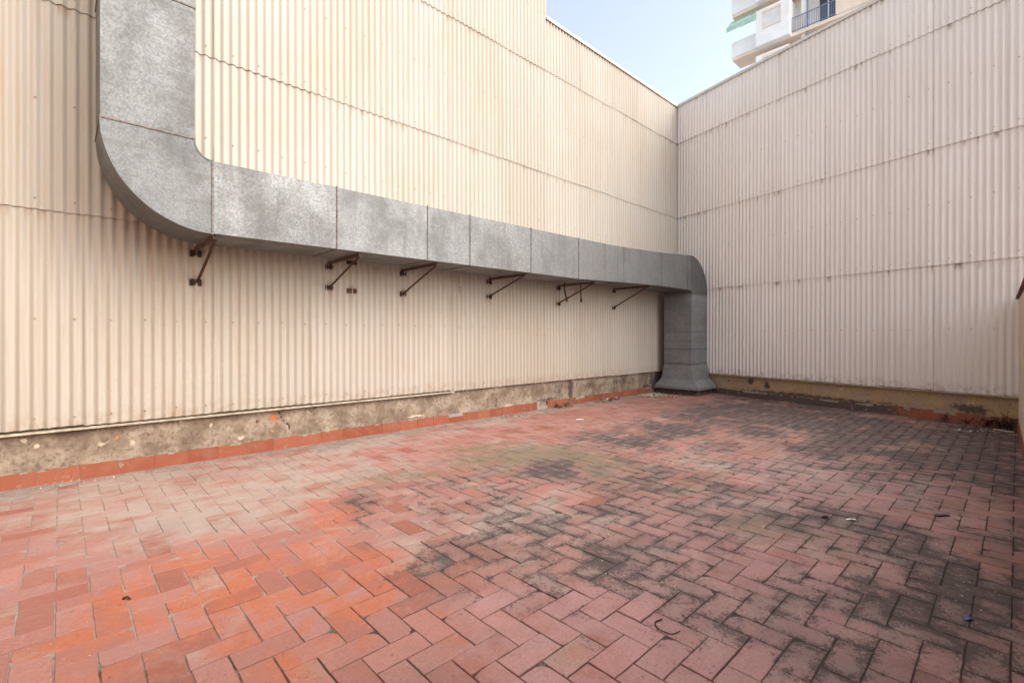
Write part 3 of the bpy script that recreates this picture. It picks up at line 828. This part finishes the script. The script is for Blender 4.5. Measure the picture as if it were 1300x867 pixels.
m = MB(); m.tube([(.40, -4.905, 2.63), (.40, -4.90, 2.45), (.405, -4.89, 2.27)], .011, 6); m.tube([(.405, -4.89, 2.30), (.405, -4.888, 2.22)], .022, 8)
tag(m.build('strap', M['rubber']), 'straight black cable end with a knob hanging under the duct', 'strap', 'black straps under the duct')

# ------------------------------------------------------------------ apartment block beyond the far wall
YB = 22.0
bd = thing('apartment_building', 'sunlit white apartment block with balconies rising behind the far wall', 'building', (0, YB, 0))
def bp(m, name, mat, lab=None, parent=None):
    o = adopt(m.build(name, mat, None), bd)
    if lab: o['label'] = lab
    return o
m = MB(); m.box((-6.1, YB + 1.4, 0), (18, YB + 13, 40)); bp(m, 'wall', M['bwhite'])
for s in range(5, 11):
    z = 21.35 + (s - 7) * 3.05        # floor level of a storey
    m = MB(); m.box((-7.25, YB, z - .22), (18, YB + 1.4, z)); bp(m, 'slab', M['bpeach'])
    m = MB(); m.box((-7.3, YB - .03, z + .001), (-5.52, YB + .10, z + 1.05)); m.box((-7.3, YB + .101, z + .001), (-7.17, YB + 1.398, z + 1.05))
    bp(m, 'parapet', M['bwhite'])
    m = MB(); m.box((-5.5, YB - .5, z - .2), (-3.46, YB + 1.39, z + 2.2)); bp(m, 'bay', M['bwhite'])
    m = MB(); m.box((-3.44, YB - .02, z + .95), (4, YB + .03, z + 1.0)); m.box((-3.44, YB - .02, z + .08), (4, YB + .03, z + .12))
    for k in range(74): m.box((-3.44 + k * .1, YB - .005, z + .12), (-3.42 + k * .1, YB + .015, z + .95))
    bp(m, 'railing', M['brail'])
    for x0, x1 in ((-5.3, -4.1), (-2.2, -1.2), (.6, 1.8), (3.2, 4.4)):
        m = MB(); m.box((x0, YB + 1.36, z + .05), (x1, YB + 1.396, z + 2.3)); wo = bp(m, 'window', M['bglass'])
        m = MB()
        for xx in (x0 - .05, (x0 + x1) / 2 - .03, x1 - .01): m.box((xx, YB + 1.30, z + .051), (xx + .06, YB + 1.359, z + 2.301))
        m.box((x0 - .05, YB + 1.29, z + 2.302), (x1 + .05, YB + 1.395, z + 2.50))
        fo = m.build('frame', M['bwhite'], wo); fo.location = (0, 0, 0)
    for x in (-2.95, .25):
        m = MB(); m.box((x, YB + .2, z + .001), (x + .22, YB + .45, z + 2.82)); bp(m, 'column', M['bwhite'])
    m = MB(); m.box((-5.0, YB - .506, z + .9), (-4.0, YB - .5, z + 1.9)); wo = bp(m, 'window', M['bshutter'])
    m = MB(); m.box((-5.06, YB - .55, z + .84), (-3.94, YB - .501, z + .899)); m.box((-5.06, YB - .53, z + 1.901), (-3.94, YB - .501, z + 2.06))
    for xx in (-5.06, -3.995): m.box((xx, YB - .53, z + .88), (xx + .055, YB - .5065, z + 1.92))
    m.build('frame', M['bpeach'], wo)
    m = MB(); m.tube([(-2.55, YB + .05, z - .22), (-2.55, YB + .05, z + 2.83)], .05, 8); bp(m, 'drain_pipe', M['brail'])
    m = MB(); m.box((-1.0, YB - .03, z + .02), (1.6, YB - .025, z + 1.15)); bp(m, 'balcony_screen', M['bpeach'])
    if s < 7: continue
    m = MB()
    x0, x1 = -7.45, -5.52
    for k in range(10):       # scalloped cloth
        a, c = x0 + (x1 - x0) * k / 10, x0 + (x1 - x0) * (k + 1) / 10
        dz = .03 * (k % 2)
        m.hexa([(a, YB - .55, z + 1.95 + dz), (c, YB - .55, z + 1.95 + dz), (c, YB + .3, z + 2.74), (a, YB + .3, z + 2.74), (a, YB - .55, z + 1.98 + dz), (c, YB - .55, z + 1.98 + dz), (c, YB + .3, z + 2.77), (a, YB + .3, z + 2.77)])
        m.box((a, YB - .57, z + 1.65), (c, YB - .55, z + 1.97 + dz))
    bp(m, 'awning', M['red' if s == 8 else 'green'], 'red awning' if s == 8 else None)

# ------------------------------------------------------------------ litter and weeds
def weed(x, y, h, label, n=9, spread=.10, mat='weed', group='dark weeds along the foot of the far wall'):
    t = thing('weed', label, 'plant', (x, y, 0), group)
    ms, ml = MB(), MB()
    for k in range(n):
        a = random.uniform(0, 2 * math.pi); r = random.uniform(.2, 1) * spread; hh = h * random.uniform(.45, 1)
        b0 = Vector((x + random.uniform(-.03, .03), y + random.uniform(-.02, .02), -.005)); tip = b0 + Vector((r * math.cos(a), min(r * math.sin(a) * .6, -y - .249 * (x + r) - .04), hh))
        mid = (b0 + tip) / 2 + Vector((0, 0, hh * .15))
        ms.tube([b0, mid, tip], [.003, .0022, .001], 4)
        for q in range(7):
            f = random.uniform(.25, 1); p = b0.lerp(tip, f) + Vector((0, 0, hh * .15 * (1 - f)))
            d = Vector((random.uniform(-1, 1), random.uniform(-1, 1), random.uniform(-.3, .8))).normalized() * random.uniform(.015, .04)
            s_ = d.cross(Vector((random.random(), random.random(), 1))).normalized() * d.length * .3
            ml.poly([p, p + d * .5 + s_, p + d, p + d * .5 - s_])
    adopt(ms.build('stem', M[mat]), t); adopt(ml.build('foliage', M[mat]), t)
    return t
weed(5.86, -1.56, .17, 'dark weed at the far wall, leftmost of the clumps', 8, .08)
weed(6.14, -1.64, .14, 'low dark weed sprawled on the red skirting of the far wall', 9, .14)
weed(6.37, -1.70, .18, 'dark bushy weed near the right end of the far wall', 14, .12)
weed(6.52, -1.76, .20, 'dark weed clump behind the pale stick', 18, .11)
weed(6.64, -1.84, .22, 'dense dark weed in the right corner of the terrace', 20, .08)
weed(6.58, -1.74, .48, 'tall thin dry weed leaning on the ochre plinth near the right corner', 5, .07)
weed(.06, -5.25, .14, 'dry brown weed by the broken skirting of the duct wall', 10, .10, 'leaf', None)
weed(.09, -4.95, .10, 'small dry weed just right of the broken skirting', 8, .08, 'leaf', None)


def scatter(name, cx, cy, rx, ry, n, mats, size, zmax=.02, rot=0, kind='stuff'):
    m = MB()
    for k in range(n):
        a = random.uniform(0, 2 * math.pi); r = math.sqrt(random.random()) * random.uniform(.6, 1)
        x, y = cx + rx * r * math.cos(a), cy + ry * r * math.sin(a); x = max(x, .03)
        s = size * random.uniform(.4, 1.3); th = random.uniform(0, 6.28)
        z = random.uniform(.002, zmax * (1.15 - r))
        u = Vector((math.cos(th), math.sin(th), random.uniform(-.4, .4))) * s; v = Vector((-math.sin(th), math.cos(th), random.uniform(-.4, .4))) * s * random.uniform(.35, .7)
        c = Vector((x, y, z + abs(u.z) + abs(v.z))); h = Vector((0, 0, s * random.uniform(.1, .4)))
        m.hexa([c - u - v * .6, c + u * .7 - v, c + u + v * .5, c - u * .6 + v, c - u * .8 - v * .5 + h, c + u * .6 - v * .8 + h, c + u * .8 + v * .4 + h, c - u * .5 + v * .8 + h], random.randrange(len(mats)))
    return tag(m.build(name, mats), kind=kind)
scatter('leaf_litter', .18, -3.55, .13, .60, 230, [M['leaf'], M['leaf'], M['palechip'], M['weed']], .024, .05)
scatter('leaf_litter', .12, -5.15, .10, .40, 80, [M['leaf'], M['weed']], .020, .04)
scatter('mortar_chips', .38, -1.95, .34, .45, 260, [M['palechip'], M['leaf'], M['palechip']], .022, .03)
scatter('mortar_chips', .12, -12.6, .10, .65, 130, [M['palechip'], M['mortar']], .007, .012)
scatter('mortar_chips', .15, -10.4, .14, 1.8, 260, [M['palechip'], M['mortar'], M['leaf']], .006, .010)
scatter('leaf_litter', .25, -6.7, .2, .5, 60, [M['leaf'], M['weed']], .012, .012)
scatter('leaf_litter', 6.15, -1.68, .6, .10, 120, [M['weed'], M['leaf']], .016, .025)
scatter('leaf_litter', 3.2, -.98, 1.2, .09, 130, [M['weed'], M['leaf']], .012, .015)
scatter('mortar_chips', .75, -1.75, .5, .18, 120, [M['palechip'], M['leaf'], M['weed']], .014, .015)
scatter('leaf_litter', 6.45, -2.3, .22, .35, 70, [M['weed'], M['leaf'], M['palechip']], .013, .015)
scatter('leaf_litter', 1.75, -.72, .50, .10, 120, [M['weed'], M['leaf']], .012, .02)
scatter('leaf_litter', .10, -8.6, .08, 1.1, 70, [M['leaf'], M['palechip'], M['weed']], .009, .012)
scatter('grit', .55, -11.6, .5, 1.4, 150, [M['palechip'], M['mortar'], M['leaf']], .0045, .004)
scatter('grit', 6.4, -8.9, .32, 1.0, 80, [M['palechip'], M['weed'], M['paper']], .0045, .004)
scatter('grit', 4.55, -10.2, .6, .5, 60, [M['palechip'], M['paper'], M['weed']], .0045, .004)
scatter('grit', 3.9, -9.9, 2.4, 2.6, 130, [M['palechip'], M['weed']], .004, .003)


def scrap(name, label, cat, pts, w, th, mat):
    m = MB()
    for a, c in zip(pts, pts[1:]): m.bar(a, c, w, th)
    return tag(m.build(name, M[mat]), label, cat)
m = MB(); ox, oy = 5.495, -10.592
m.tube([(ox - .01 + .062 * math.cos(a) + .004 * math.sin(5 * a), oy + .058 * math.sin(a), .005 + .002 * math.sin(3 * a)) for a in [2.5 + .22 * k for k in range(19)]], [.0038 - .0001 * k for k in range(19)], 6)
tag(m.build('twig', M['weed']), 'short curved black twig lying on pink pavers in the foreground', 'twig')
def strip_of(x, y, pts): return [(x + a, y + b_, z) for a, b_, z in pts]
scrap('plastic_scrap', 'dark blue strip of plastic lying on the pavers at right', 'scrap', strip_of(6.297, -7.511, [(-.04, -.05, .008), (0, 0, .012), (.03, .04, .008)]), .035, .008, 'navy')
scrap('paper_scrap', 'crumpled white paper strip on the pavers, right of centre', 'scrap', strip_of(5.789, -8.174, [(-.025, -.03, .006), (0, -.01, .012), (.015, .01, .008), (.03, .02, .009)]), .018, .004, 'paper')
scrap('plastic_scrap', 'bright blue plastic bit in the black stain at the right edge', 'scrap', strip_of(6.549, -9.377, [(-.015, -.02, .006), (0, 0, .014), (.01, .02, .006)]), .02, .004, 'blue')
scrap('wood_stick', 'pale flat stick lying before the dark weeds in the right corner', 'stick', [(6.47, -1.97, .010), (6.69, -2.08, .012)], .035, .014, 'palechip')
m = MB()
for k in range(7):
    x, y = 6.02 + k * .03 + random.uniform(-.01, .01), -2.55 + random.uniform(-.06, .06)
    m.bar((x, y, .012), (x + random.uniform(.02, .05), y + random.uniform(-.03, .03), .02 + random.uniform(0, .02)), .03, .006)
tag(m.build('wood_debris', [M['palechip']]), 'small heap of broken pale wood on the pavers near the far wall', 'debris')
scrap('paper_scrap', 'white paper flake on the pavers near the duct wall', 'scrap', strip_of(1.325, -6.07, [(-.05, -.06, .006), (0, 0, .012), (.03, .05, .007)]), .06, .004, 'paper')
scrap('dark_chip', 'black chip lying left of the white paper strip', 'scrap', strip_of(5.633, -8.264, [(-.02, -.02, .006), (0, 0, .012), (.02, .01, .006)]), .02, .008, 'weed')
m = MB(); m.tube(strip_of(3.236, -12.596, [(-.02, -.015, .004), (0, 0, .018), (.015, .015, .004)]), .006, 5)
tag(m.build('dark_chip', M['weed']), 'small dark bit lying on the clean red pavers at lower left', 'scrap')
